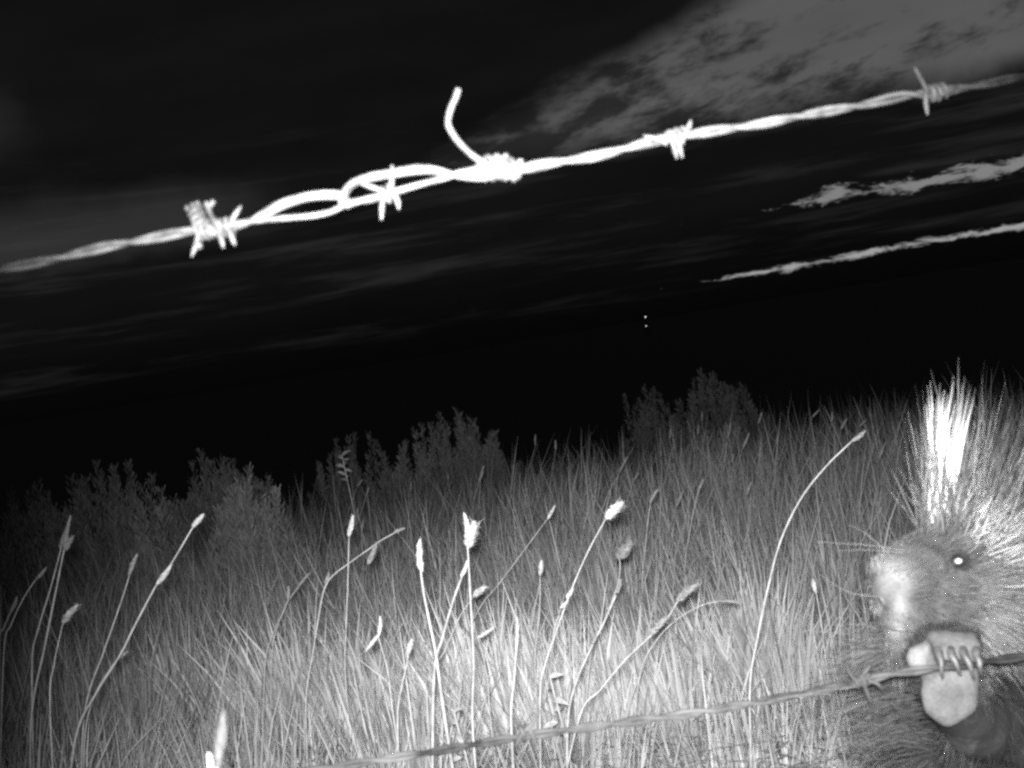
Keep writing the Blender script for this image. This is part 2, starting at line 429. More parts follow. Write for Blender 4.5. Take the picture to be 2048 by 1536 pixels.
ST = [
 ('tall pale stalk with a long lumpy double seed head, tallest at the left edge', 2.1, [(131,1088),(126,1110),(108,1200),(90,1290),(62,1440)], [(128,1100,141,1030,12),(131,1100,146,1072,15)], 6),
 ('thin stalk leaning close behind the tall double-headed stalk at the left', 2.15, [(124,1090),(100,1180),(76,1260),(64,1330)], [(120,1098,133,1058,9)], 5),
 ('slanting stalk with a slim seed head beside the left edge, above the lowest leftmost one', 2.2, [(72,1158),(45,1200),(22,1250),(8,1300)], [(71,1160,93,1134,9)], 4),
 ('lowest small seed head at the very left edge of the meadow', 2.2, [(22,1222),(8,1255),(-6,1300)], [(20,1226,34,1192,10)], 4),
 ('short thick blurred seed head just right of the tall double-headed stalk', 1.6, [(126,1246),(118,1280),(108,1330),(100,1420)], [(126,1246,156,1209,19)], 3),
 ('upright stalk with a narrow striped seed head left of the long slanting pair', 2.2, [(259,1150),(245,1195),(222,1262),(205,1310),(170,1420)], [(258,1152,275,1107,12)], 5),
 ('longest slanting stalk at the left, topped by a bright drop-shaped seed head', 2.0, [(386,1054),(342,1128),(315,1166),(270,1250),(240,1310),(190,1390),(150,1480)], [(385,1055,408,1028,14),(314,1168,343,1128,14)], 6),
 ('low bent stalk whose small head crosses the foot of the longest slanting stalk', 2.1, [(236,1316),(215,1345),(190,1390),(170,1470)], [(234,1318,256,1302,9)], 4),
 ('small upright seed head left of the thin slanted one in the left middle', 2.5, [(577,1196),(566,1225),(545,1270),(530,1330)], [(576,1200,577,1172,9)], 3),
 ('thin slanted pale seed head right beside a small upright one', 2.6, [(594,1178),(578,1200),(560,1240),(545,1300)], [(592,1180,620,1145,7)], 3),
 ('arching stalk that carries three seed heads one after another up to its drooping tip', 2.3, [(796,1062),(760,1082),(735,1100),(700,1125),(665,1152),(648,1180),(638,1230),(625,1310),(612,1400)], [(650,1167,658,1145,11),(736,1128,753,1086,17,1),(788,1065,810,1056,9)], 4),
 ('upright stalk with one bright slender seed head right of the left bushes', 2.3, [(698,1068),(697,1110),(695,1180),(692,1260),(690,1340)], [(697,1072,706,1030,14)], 4),
 ('stout bright bristly seed head standing straight up on a thick stem', 1.9, [(841,1140),(848,1190),(860,1250),(872,1310),(884,1400)], [(843,1144,840,1078,19)], 9),
 ('brightest forked seed head with a broad fluffy side lobe, at the middle', 1.9, [(935,1092),(938,1140),(942,1220),(947,1330),(945,1450)], [(936,1096,928,1025,17),(936,1094,950,1042,30,1)], 7),
 ('leaning stem whose slim head touches the neck of the brightest forked seed head', 1.95, [(932,1128),(924,1152),(905,1205),(885,1275),(868,1350)], [(922,1154,936,1118,12)], 8),
 ('small blurred tuft-like seed head right of the brightest forked stalk', 2.2, [(950,1188),(918,1236),(890,1300),(870,1350)], [(946,1192,972,1172,17,1)], 4),
 ('small bright upright seed head right of centre, below a thin slanting stalk', 2.3, [(1080,1148),(1080,1190),(1078,1240),(1070,1320)], [(1080,1150,1083,1120,13)], 4),
 ('thin slanting stalk with a narrow head above the small bright upright one', 2.6, [(1096,1036),(1050,1098),(1000,1165),(960,1215),(930,1290)], [(1095,1038,1110,1010,9)], 3),
 ('tall stalk right of centre topped by a broad ragged seed head and bright nodes below', 1.9, [(1214,1033),(1180,1095),(1155,1150),(1135,1200),(1110,1270),(1090,1330),(1080,1390)], [(1212,1036,1245,1004,27,1),(1133,1196,1146,1176,12),(1120,1216,1136,1200,10)], 5),
 ('fluffy spreading seed head like a small fan, below the broad ragged one', 2.2, [(1238,1112),(1240,1140),(1232,1180),(1205,1250),(1180,1320)], [(1234,1116,1262,1082,30,1),(1234,1186,1242,1158,12)], 4),
 ('stiff pale stem leaning right from the bottom middle to below the fan-like head', 2.0, [(1232,1190),(1210,1240),(1180,1300),(1150,1370),(1135,1450)], [(1185,1290,1196,1262,10)], 7),
 ('large ragged seed head on a long low slanting stem in the right middle', 1.9, [(1358,1198),(1332,1240),(1305,1268),(1250,1320),(1200,1380),(1160,1430)], [(1354,1202,1395,1168,22,1),(1302,1270,1336,1232,18,1)], 5),
 ('thin arching stalk bowing over to the right with a faint flat head', 2.1, [(1440,1202),(1400,1212),(1350,1242),(1310,1285),(1280,1350)], [(1438,1202,1484,1206,8)], 3),
 ('very tall curved stalk rising beside the porcupine to a slim slanted head', 2.0, [(1706,880),(1650,935),(1600,1000),(1560,1085),(1535,1180),(1515,1275),(1500,1370)], [(1704,882,1731,861,12)], 6),
 ('small pale head on a curved stem in the upper right grass', 2.8, [(1301,1003),(1295,1050),(1290,1100),(1284,1180)], [(1300,1006,1316,978,9)], 3),
 ('tiny slanted head on the right, between the pale curved one and the very tall stalk', 3.0, [(1398,978),(1390,1010),(1380,1060),(1370,1130)], [(1396,982,1406,958,7)], 2.6),
 ('bright seed head snapped into an elbow, upright half over a slanting half', 2.0, [(759,1262),(757,1275),(775,1340),(785,1420)], [(757,1272,760,1232,11),(757,1270,730,1303,11)], 4),
 ('short bright slanted head right of the brightest stem, pointing up to the right', 2.1, [(956,1274),(965,1310),(975,1360),(980,1430)], [(954,1276,990,1253,11)], 4),
 ('club-shaped bright head on a pale stem left of the brightest stem', 2.0, [(817,1308),(811,1340),(803,1375),(795,1440)], [(814,1312,824,1278,15)], 6),
 ('small bright head low at the right, just left of the porcupine', 2.2, [(1632,1184),(1640,1230),(1648,1290),(1655,1350)], [(1632,1186,1626,1158,12)], 4),
 ('out-of-focus seed head cut by the bottom edge, closest to the camera', .48, [(434,1530),(430,1580),(426,1660)], [(434,1535,447,1424,28)], 9),
 ('stiff bright pointed stem standing alone at the bottom middle', 1.9, [(1032,1300),(1028,1360),(1022,1440)], [(1032,1305,1034,1234,9)], 9),
]
for s in ST: stalk(*s)
# slim stalks that nothing tells apart, out in the farther grass
g5 = random.Random(5)
for i in range(40):
    d = g5.uniform(3.2, 5.2); az_ = R(g5.uniform(-13, 19)); x, y = d * math.sin(az_), d * math.cos(az_)
    h = g5.uniform(.30, .42); lx = g5.uniform(-.02, .14); z0 = ground_z(x, y)
    o = empty('grass_stalk', (x, y, z0))
    top = Vector((x + lx, y + g5.uniform(-.04, .04), z0 + h))
    pts = catmull([(x, y, z0 - .01), (x + lx * .35, y, z0 + h * .55), top], 5)
    MB().tube(pts, [.0022 - .0012 * k / len(pts) for k in range(len(pts))], 5).build('stem', 'stalk_darkened', o)  # far stems and heads use a darkened stalk colour, imitating flash falloff
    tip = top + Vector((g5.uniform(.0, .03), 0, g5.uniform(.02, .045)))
    seed_head(top, tip, g5.uniform(.006, .010), False, 'seed_head', o, 'stalk_darkened')
    tag(o, 'slim seed-topped stalk standing in the dim farther grass before the bushes', 'grass stalk', 'slim stalks in the far grass')

# ================================================================== SAGEBRUSH
def bush(label, px, top, d, wpx, h, nsh, seed):
    g = random.Random(seed); c = at(px, top, d); x, y = c.x, c.y; z0 = ground_z(x, y)
    h = c.z - z0; wid = wpx / F_PX * d * (1.35 if d < 6.5 else 1.7)
    o = empty('sagebrush', (x, y, z0))
    V = []; F = []; T = []; st = MB()
    for k in range(int(nsh * 1.8)):
        a = g.uniform(0, 6.283); rr = math.sqrt(g.random()) * .5
        bx, by = x + wid * .35 * rr * math.cos(a), y + wid * .35 * rr * math.sin(a)
        tx, ty = x + wid * 1.12 * rr * math.cos(a), y + wid * 1.12 * rr * math.sin(a)
        hh = h * g.uniform(.74, 1.0) * math.sqrt(max(.10, 1 - 3.6 * rr * rr))
        p0 = Vector((bx, by, z0 + .02)); p1 = Vector((tx + g.uniform(-.02, .02), ty, z0 + hh * .6)); p2 = Vector((tx + g.uniform(-.02, .03), ty, z0 + hh))
        path = catmull([p0, p1, p2], 6)
        st.tube(path, [.005 - .004 * i / len(path) for i in range(len(path))], 5, False)
        for j in range(95):
            t = .45 + .55 * g.random() ** .9; q = path[min(len(path) - 1, int(t * (len(path) - 1)))]
            q = q.lerp(path[min(len(path) - 1, int(t * (len(path) - 1)) + 1)], g.random())
            an = g.uniform(0, 6.283); sp = .034 * (1.15 - .85 * t)
            q = q + Vector((math.cos(an), math.sin(an), 0)) * sp * g.random()
            dr = Vector((math.cos(an) * .6, math.sin(an) * .6, g.uniform(.8, 1.6))).normalized()
            sd = dr.cross(Vector((g.uniform(-1, 1), g.uniform(-1, 1), .2))).normalized()
            L = g.uniform(.016, .030); w = g.uniform(.0014, .0028); b = len(V)
            V += [q - sd * w * .5, q + sd * w * .5, q + dr * L + sd * w, q + dr * L - sd * w]
            F.append((b, b + 1, b + 2, b + 3)); tt = g.uniform(.6, 1.25); T += [tt] * 4
    st.build('stems', 'bark', o)
    fo = link('foliage', mesh_arrays('foliage', np.array([tuple(v) for v in V]), np.array(F), T, False), 'sage', o)
    fo['kind'] = 'stuff'
    tag(o, label, 'bush', 'sagebrush at the edge of the flash light')
for i, b in enumerate([
    ('dim grey sagebrush, farthest left, low beside the left edge', 50, 945, 5.0, 150, .55, 30),
    ('wide dim sagebrush with upright tips, second from the left edge', 205, 912, 5.4, 210, .55, 46),
    ('rounded sagebrush standing behind the spiky pointed one at the left', 425, 890, 6.2, 170, .55, 40),
    ('spiky pointed sagebrush in front, the brightest of the left bushes', 478, 930, 4.6, 130, .5, 34),
    ('small low sagebrush between the wide dim one and the spiky one', 290, 1000, 4.7, 90, .4, 18),
    ('rounded dome of sagebrush in the middle distance, left of centre', 893, 806, 7.6, 100, .5, 34),
    ('low shoulder of sagebrush on the left of the rounded dome', 832, 846, 7.2, 110, .45, 26),
    ('faint low sagebrush right against the dome on its right side', 962, 846, 7.6, 70, .45, 16),
    ('barely visible dark sagebrush left of the middle dome', 695, 850, 8.0, 110, .5, 26),
    ('small cone-shaped sagebrush under the two far points of light', 1280, 750, 9.0, 62, .5, 24),
    ('taller many-tipped sagebrush right of the small cone-shaped one', 1408, 724, 9.0, 118, .5, 44),
    ('low pale sagebrush half sunk in the grass below the many-tipped one', 1440, 846, 6.2, 130, .4, 26),
]): bush(*b, 100 + i)

# ================================================================== BROAD-LEAVED WEEDS
def weed(label, px, py, d, h, nl, L, seed, lift=1.0, lmat='leaf'):
    g = random.Random(seed); c = at(px, py, d); top = Vector(c)
    base = Vector((c.x, c.y, ground_z(c.x, c.y)))
    o = empty('leafy_weed', base)
    path = catmull([base - Vector((0, 0, .005)), base.lerp(top, .5) + Vector((.01, 0, 0)), top], 6)
    MB().tube(path, .0018, 6).build('stem', 'stalk', o)
    for k in range(nl):
        t = 1 - h * (k / nl); p = base.lerp(top, t)
        a = k * 2.4 + g.uniform(-.3, .3)
        dr = Vector((math.cos(a), math.sin(a), g.uniform(.0, .7) * lift))
        ll = L * g.uniform(.7, 1.15)
        MB().leaf(p, dr, Vector((g.uniform(-.4, .4), -.8, .6)), ll, ll * .22, g.uniform(.3, 1.1)).build('leaf', lmat, o)
    tag(o, label, 'weed', 'broad-leaved weeds in the grass')
weed('small pale weed with rounded leaves, alone in the grass before the dark middle bush', 684, 912, 4.8, .22, 11, .030, 1, 1.6, 'leaf_dull')
weed('bright curled broad leaves low at the bottom middle, just above the lower wire', 908, 1425, 2.05, .35, 5, .022, 2)
weed('bright broad-leaved weed low in the grass right of the curled leaves', 1100, 1355, 2.1, .4, 6, .022, 3)

# ================================================================== BARBED WIRE
def up_d(x):                       # depth of the upper wire along its run
    return .575 - .02 * math.exp(-((x - 800) / 500.0) ** 2) + .060 * max(0, (x - 900) / 1150.0)
def W(x, y, dd=0.0): return at(x, y, up_d(x) + dd)
WR = .00121
def twisted(part_parent, centre, ph, turns_px, name='strand', m='wire', r=WR, dfun=None, steps=7, sep=None):
    """two strands twisted round a centre line given in photo points"""
    dfun = dfun or up_d; sep = sep or (lambda x: r * 1.02)
    C = catmull([Vector((x, y, 0)) for x, y in centre], 24)
    for s in (0, math.pi):
        pts = []
        dist = 0; prev = C[0]
        for p in C:
            dist += (p - prev).length; prev = p
            a = ph + s + dist / turns_px * math.pi
            w = at(p.x, p.y, dfun(p.x)); k = sep(p.x)
            pts.append(w + CY * (math.sin(a) * k) + FWD * (math.cos(a) * k) + CX * (math.sin(a) * k * .15))
        MB().tube(pts, r, 10).build(name, m, part_parent)

def coil(parent, p0, p1, rad, turns, r, m, name='wrap', extra=None):
    """wire wound round the line p0-p1; extra: free end points that continue the last turn"""
    ax = (p1 - p0); t = ax.normalized(); u = t.orthogonal().normalized(); v = t.cross(u); n = int(turns * 14)
    pts = [p0 + ax * (i / n) + (u * math.cos(6.2832 * turns * i / n) + v * math.sin(6.2832 * turns * i / n)) * rad * (1 + .08 * math.sin(i * 1.7)) for i in range(n + 1)]
    if extra: pts = pts + catmull([pts[-1]] + extra, 6)[1:]
    return MB().tube(pts, r, 8).build(name, m, parent)

def prong(parent, *pts, r=WR * .92, m='wire', name='prong'):
    P_ = catmull(list(pts), 6); n = len(P_)
    return MB().tube(P_, [r if i < n - 4 else r * (1 - .16 * (i - n + 5)) for i in range(n)], 8).build(name, m, parent)

up = empty('barbed_wire', at(1024, 335, up_d(1024)))
tag(up, 'bright upper strand of twisted barbed wire with a hand-tied splice', 'barbed wire', 'barbed wires of the fence')
# left run
twisted(up, [(-420, 610), (-200, 572), (0, 538), (100, 520), (200, 496), (300, 477), (410, 456)], .3, 140)
# stretch between the old knot and the loop: two strands spread into an eye
MB().tube(catmull([W(396, 462), W(440, 462, .002), W(490, 448), W(520, 430), (W(560, 406)), W(610, 391), W(650, 386), W(684, 388, .003), W(694, 400, .005), W(690, 414, .003)], 8), WR, 10).build('strand', 'wire', up)
MB().tube(catmull([W(396, 452, .001), W(450, 452), W(500, 441, .003), W(525, 436, .003), W(565, 414, .002), W(615, 398, .002), W(655, 394, .002), W(682, 396, .005), W(688, 404, .006)], 8), WR * .9, 10).build('strand', 'wire', up)
MB().tube(catmull([W(400, 466, .003), W(450, 452, -.003), W(500, 443), W(560, 437), W(620, 432), W(660, 424), W(690, 410, -.002), W(716, 401)], 8), WR, 10).build('strand', 'wire', up)
# eye of the right-hand piece
MB().tube(catmull([W(700, 412, -.004), W(684, 408, -.004), W(686, 388, -.005), W(704, 366, -.004), W(740, 352, -.002), W(790, 343), W(838, 335), W(880, 341), W(915, 352), W(955, 357), W(1000, 352), W(1045, 340), W(1090, 330)], 8), WR * 1.05, 10).build('strand', 'wire', up)
MB().tube(catmull([W(690, 411, -.006), W(720, 402, -.003), W(760, 391), W(800, 380), W(850, 366), W(890, 356), W(920, 345, -.002), W(960, 337), W(1000, 333), W(1045, 333), W(1090, 326)], 8), WR * 1.05, 10).build('strand', 'wire', up)
MB().tube(catmull([W(700, 404, -.002), W(740, 400), W(790, 386, .002), W(850, 366, .002), W(900, 352, .003), W(950, 346, .003), W(1010, 342, .003), W(1060, 335, .002)], 8), WR * .95, 10).build('strand', 'wire', up)
MB().tube(catmull([W(688, 394, -.004), W(706, 370, -.001), W(745, 357, .001), W(800, 348, .002), W(850, 343, .002), W(900, 349, .003), W(960, 350, .003)], 8), WR * .95, 10).build('strand', 'wire', up)
# right run
twisted(up, [(1040, 338), (1100, 327), (1200, 310), (1300, 284), (1400, 266), (1520, 248), (1620, 228), (1720, 211), (1800, 193), (1860, 186), (1950, 172), (2048, 152), (2250, 118), (2500, 70)], .8, 118,
        sep=lambda x: WR * (1.02 + .9 * math.exp(-((x - 1835) / 45.0) ** 2)))
# splice: end wound back round the wire, with its long free tail
coil(up, W(958, 345), W(1043, 338), .0031, 5.2, WR, 'wire', 'splice_wrap')
coil(up, W(975, 334), W(1012, 332), .0042, 2.2, WR, 'wire', 'splice_wrap')
coil(up, W(1000, 337), W(1035, 340), .0040, 2.0, WR, 'wire', 'splice_wrap')
MB().tube(catmull([W(985, 335, -.003), W(965, 324, -.004), W(944, 310, -.004), W(920, 287, -.004), W(902, 262, -.004), W(896, 243, -.004), W(902, 216, -.005), (W(911, 196, -.006)), W(917, 178, -.006)], 8), WR * 1.05, 12).build('tail', 'wire', up)
# barbs
def barb(name_label, c0, c1, turns, prongs, m='wire', par=None, r=WR * .92, rad=.0031, f=W):
    o = coil(par or up, c0, c1, rad, turns, r, m, 'barb')
    for p in prongs: prong(o, *p, r=r, m=m)
    return o
b = barb('knot', W(392, 462), W(432, 455), 3.2, [
    (W(398, 462, -.004), W(392, 490, -.005), W(383, 514, -.006)), (W(436, 460, -.003), W(442, 478, -.004), W(447, 496, -.005)),
    (W(456, 458, -.003), W(464, 474, -.004), W(470, 491, -.005)), (W(462, 446, -.002), W(470, 430, -.002), W(482, 412, -.001))], rad=.0036)
coil(b, W(440, 456), W(468, 452), .0032, 2.2, WR * .9, 'wire', 'wrap')
coil(b, W(386, 412), W(402, 448), .0026, 3.0, WR * .95, 'wire', 'wrap', [W(416, 452, -.004), W(432, 470, -.004)])
prong(b, W(384, 408), W(396, 430, -.002), W(410, 452, -.003)); prong(b, W(412, 404), W(420, 426), W(430, 445, -.003), W(444, 452, -.004))
prong(b, W(428, 401), W(420, 412), W(410, 416)); prong(b, W(394, 404, .003), W(404, 428, .002), W(414, 450, .001))
MB().ellipsoid(W(397, 491, -.005), (.0017, .0017, .0017)).build('wire_end', 'wire', b)
b = barb('eye', W(766, 391), W(790, 383), 1.8, [
    (W(768, 390, -.004), W(764, 412, -.005), W(763, 440, -.005)), (W(786, 385, -.004), W(794, 400, -.005), W(798, 419, -.005)),
    (W(772, 386, -.003), W(748, 376, -.004), W(718, 366, -.004)), (W(782, 385, .003), W(784, 355, .005), W(784, 330, .005))], rad=.0030)
b = barb('right', W(1340, 278), W(1370, 270), 2.4, [
    (W(1366, 270, -.002), W(1376, 258), W(1382, 240)), (W(1344, 282, -.004), W(1350, 300, -.004), W(1354, 318, -.004)),
    (W(1356, 280, -.004), W(1360, 298, -.004), W(1365, 316, -.004)), (W(1335, 288, -.003), W(1312, 278, -.002), W(1287, 271, .0))])
b = barb('far right', W(1856, 187), W(1888, 182), 2.6, [
    (W(1856, 185, -.005), W(1843, 160, -.005), W(1829, 134, -.005)), (W(1852, 180, -.005), W(1852, 205, -.005), W(1855, 230, -.005)),
    (W(1880, 190, -.004), W(1900, 181, -.004), W(1922, 167, -.002))], rad=.0034)
prong(up, W(99, 522, -.001), W(94, 518, -.002), W(89, 514, -.001), name='wire_nub')

# lower strand, dull and rusty, crossing behind the paw's claws
def low_d(x): return .80 + .03 * (x - 900) / 1000.0
def Q(x, y, dd=0.0): return at(x, y, low_d(x) + dd)
low = empty('barbed_wire', at(1400, 1410, low_d(1400)))
tag(low, 'rusty lower strand of barbed wire that the porcupine grips', 'barbed wire', 'barbed wires of the fence')
twisted(low, [(300, 1592), (600, 1545), (850, 1506), (1034, 1475), (1205, 1451), (1359, 1430), (1478, 1411), (1588, 1391), (1720, 1364), (1800, 1346), (1900, 1333), (1980, 1322), (2100, 1306), (2400, 1262), (2700, 1215)], .2, 95, m='rust', r=.0015, dfun=low_d)
barb('low a', Q(1040, 1466), Q(1066, 1459), 1.8, [
    (Q(1050, 1462, -.003), Q(1066, 1445, -.003), Q(1080, 1420, -.002)), (Q(1046, 1465, -.003), Q(1036, 1482, -.003), Q(1030, 1500, -.003)),
    (Q(1062, 1462, -.003), Q(1068, 1480, -.003), Q(1070, 1502, -.003)), (Q(1044, 1462, .003), Q(1036, 1446, .003), Q(1024, 1432, .003))], 'rust', low, .0013, .0034)
barb('low b', Q(1706, 1366), Q(1738, 1360), 2.2, [
    (Q(1712, 1362, -.003), Q(1700, 1348, -.003), Q(1692, 1328, -.002)), (Q(1726, 1366, -.003), Q(1734, 1384, -.003), Q(1742, 1406, -.003)),
    (Q(1736, 1362, -.003), Q(1752, 1366, -.003), Q(1768, 1380, -.003)), (Q(1722, 1360, .003), Q(1730, 1345, .003), Q(1742, 1330, .003))], 'rust', low, .0013, .0034)
for k, (x, y) in enumerate([(1185, 1452), (1320, 1436), (1475, 1412), (1585, 1392), (1646, 1380)]):   # dry grass caught on the strand
    pts = [Q(x - 50, y + 10, -.002), Q(x, y + 1, -.003), Q(x + 45, y - 4, -.003), Q(x + 80, y - 9 + 5 * (k % 2), -.002)]
    o = MB().tube(catmull(pts, 5), [.0004 + .0005 * math.sin(math.pi * i / 15) for i in range(16)], 6).build('dry_grass_wisp', 'seed_darkened', low)

# ================================================================== PORCUPINE
AX = (CX, CY, FWD)
pb = MB()
HD = .045
def H(px, py, d): return at(px, py, d + HD)
def EH(px, py, d, rx, ry, rz): k = (d + HD) / d; pb.ellipsoid(at(px, py, d + HD), (rx * k, ry * k, rz * k), AX, 20, 14)
def E(px, py, d, rx, ry, rz, seg=20, ring=14): pb.ellipsoid(at(px, py, d), (rx, ry, rz), AX, seg, ring)
def CAP(a, b, ra, rb, n=8):
    a, b = Vector(a), Vector(b)
    for i in range(n + 1):
        t = i / n; r = ra + (rb - ra) * t; pb.ellipsoid(a.lerp(b, t), (r, r, r), AX, 14, 10)
# head
EH(1978, 1160, .905, .056, .044, .046)
CAP(H(1945, 1172, .885), H(1822, 1168, .855), .036, .0225)
EH(1812, 1158, .846, .0205, .0185, .019)          # blunt nose pad
EH(1790, 1140, .848, .0145, .0120, .015); EH(1775, 1178, .845, .0110, .0140, .014); EH(1835, 1130, .852, .0200, .0150, .018)
EH(1806, 1205, .850, .0185, .0180, .018)          # upper lip
EH(1800, 1238, .852, .0150, .0160, .017)          # mouth
EH(1808, 1285, .857, .0130, .0150, .016); EH(1820, 1318, .862, .0140, .0130, .016)   # chin
CAP(H(1815, 1262, .858), H(1905, 1270, .885), .0120, .024)
CAP(H(1816, 1128, .852), H(1900, 1100, .872), .0165, .0200); CAP(H(1826, 1215, .856), H(1920, 1215, .880), .0190, .0280)
EH(1955, 1230, .885, .040, .032, .034)            # cheek
EH(1902, 1098, .868, .020, .011, .016)            # brow
# ear, mostly lost in the fur
EH(2062, 1108, .885, .012, .014, .010)
# neck, chest, trunk, hips down to the ground
CAP(H(2030, 1190, .93), at(2140, 1330, .99), .055, .085)
body_top = at(2140, 1380, 1.0)
trunk = at(2130, 1560, 1.01); hip = Vector((trunk.x + .05, trunk.y + .10, .155))
CAP(body_top, trunk, .090, .108); CAP(trunk, hip, .108, .150, 10)
E(2040, 1590, .985, .085, .080, .07)             # belly side towards the wire
for sx_ in (-1, 1):                              # hind legs and feet
    foot = Vector((hip.x + sx_ * .085, hip.y - .085, .018))
    CAP(hip + Vector((sx_ * .07, -.03, -.02)), foot + Vector((0, .03, .03)), .07, .026)
    pb.ellipsoid(foot, (.024, .052, .018), None, 14, 10)
CAP(hip + Vector((.03, .10, -.04)), hip + Vector((.07, .30, -.115)), .065, .028)   # tail on the ground
# forearm behind the raised paw, and the other arm tucked at the chest
CAP(at(2090, 1440, .955), at(1960, 1450, .895), .036, .024); CAP(at(1960, 1450, .895), at(1900, 1392, .870), .024, .017)
CAP(at(2120, 1420, .93), at(2085, 1500, .90), .034, .022)
# paw: palm below the wire, back of the foot behind, toes folding over the top
E(1898, 1392, .853, .0192, .0198, .0065)
E(1886, 1372, .852, .0140, .0120, .0065)
E(1915, 1372, .853, .0140, .0130, .0065)
E(1895, 1425, .853, .0120, .0100, .0065)
E(1890, 1322, .868, .0245, .0215, .0115)
E(1858, 1330, .849, .0100, .0095, .0070); E(1840, 1316, .844, .0088, .0098, .0080)         # pale inner pad left of the claws
TOES = [(1872, 1346), (1897, 1341), (1922, 1338), (1947, 1342)]
for x, y in TOES:
    q = [at(x - 3, 1348, .856), at(x - 8, 1300, .857), at(x - 7, 1273, .847), at(x - 3, 1275, .835), at(x + 3, 1296, .8275), at(x + 8, 1316, .8235)]
    for i_ in range(5): CAP(q[i_], q[i_ + 1], .0056 - .0004 * i_, .0052 - .0004 * i_, 4)
src = pb.build('body_source', None)
mod = src.modifiers.new('r', 'REMESH'); mod.mode = 'VOXEL'; mod.voxel_size = .0026
sm = src.modifiers.new('s', 'SMOOTH'); sm.factor = .5; sm.iterations = 5
dg = bpy.context.evaluated_depsgraph_get()
me = bpy.data.meshes.new_from_object(src.evaluated_get(dg)); me.name = 'body'
bpy.data.objects.remove(src)
nv = len(me.vertices); co = np.zeros(nv * 3, np.float32); me.vertices.foreach_get('co', co); co = co.reshape(-1, 3)
no = np.zeros(nv * 3, np.float32); me.vertices.foreach_get('normal', no); no = no.reshape(-1, 3)
bumpy = np.array([mnoise.noise((float(c[0]) * 75, float(c[1]) * 75, float(c[2]) * 75)) + .5 * mnoise.noise((float(c[0]) * 170, float(c[1]) * 170, float(c[2]) * 170)) for c in co])
co = co + no * (bumpy * .0014)[:, None].astype(np.float32)
me.vertices.foreach_set('co', co.ravel()); me.update()
no = np.zeros(nv * 3, np.float32); me.vertices.foreach_get('normal', no); no = no.reshape(-1, 3)
A3 = lambda v: np.array(tuple(v))
nose = A3(H(1790, 1180, .838)); palm_c = A3(at(1899, 1392, .848)); pad_c = A3(at(1838, 1318, .838)); eye_c = A3(H(1918, 1122, .850))
def sm_(x, a, b):
    t = np.clip((x - a) / (b - a), 0, 1); return t * t * (3 - 2 * t)
def loc(p):       # porcupine's own frame: along the head, up, away
    q = p - nose; return q @ A3(CX), q @ A3(CY), q @ A3(FWD)
def albedo(p):
    lx, ly, lz = loc(p)
    dn = np.sqrt((lx / 1.0) ** 2 + ((ly + .012) / 2.3) ** 2 + (lz * .8) ** 2)
    fur_ = .036 + .024 * sm_(lx, .040, .085)                  # dark sides of the muzzle, paler cheek
    bare_ = np.full(len(p), .034)
    for bx, by, rx_, ry_, k_ in ((1776, 1132, 34, 24, .046), (1800, 1150, 40, 30, .010), (1797, 1197, 14, 28, .058), (1756, 1220, 10, 12, .065), (1792, 1266, 14, 28, .058), (1815, 1235, 25, 30, .008)):
        bare_ = bare_ + k_ * np.exp(-(((lx - (bx - 1790) * .00033) / (rx_ * .00033)) ** 2 + ((ly - (1180 - by) * .00033) / (ry_ * .00033)) ** 2))   # flash highlights painted onto the bare skin of nose and lips
    w_ = sm_(dn, .013, .044); a = bare_ * (1 - w_) + fur_ * w_
    a = np.where(np.linalg.norm(p - eye_c, axis=1) < .0085, .012, a)   # dark eyelids              # pale muzzle into grey face fur
    a = np.where((ly < -.052) & (lx > .02), .010, a)          # dark chest
    a = np.where((ly < -.095) & (lx < .05), .028, a)          # paler flank low on the left
    dp = p - palm_c; dpx, dpy, dpz = dp @ A3(CX), dp @ A3(CY), dp @ A3(FWD)
    bare = ((dpx / .0215) ** 2 + ((dpy - .001) / .0225) ** 2 < 1.0) & (dpz < .0035)
    dorsal = (((dpx + .003) / .030) ** 2 + ((dpy - .024) / .031) ** 2 + ((dpz - .012) / .0185) ** 2 < 1) & ~bare
    a = np.where(dorsal, np.where(dpz < .010, .042, .010), a)
    toe = (np.abs(dpx + .002) < .034) & (dpy > .012) & (dpy < .052) & (dpz < .006)
    a = np.where(toe, .046, a)
    a = np.where(bare, .052, a)
    dd = np.linalg.norm(p - pad_c, axis=1); a = np.where(dd < .0125, .068, a)
    return a, bare | (dd < .0125) | toe, dorsal
alb, bare, dorsal = albedo(co)
alb = alb * (1 + .45 * np.array([mnoise.noise((float(c[0]) * 48, float(c[1]) * 48, float(c[2]) * 48)) for c in co]))   # mottled skin
at_ = me.attributes.new('tint', 'FLOAT', 'POINT'); at_.data.foreach_set('value', alb.astype(np.float32))
me.polygons.foreach_set('use_smooth', np.full(len(me.polygons), True))
porc = empty('porcupine', (float(hip.x), float(hip.y), 0))
tag(porc, 'porcupine reared up at the right, clasping the lower wire with one paw', 'porcupine')
body = link('body', me, 'skin', porc)

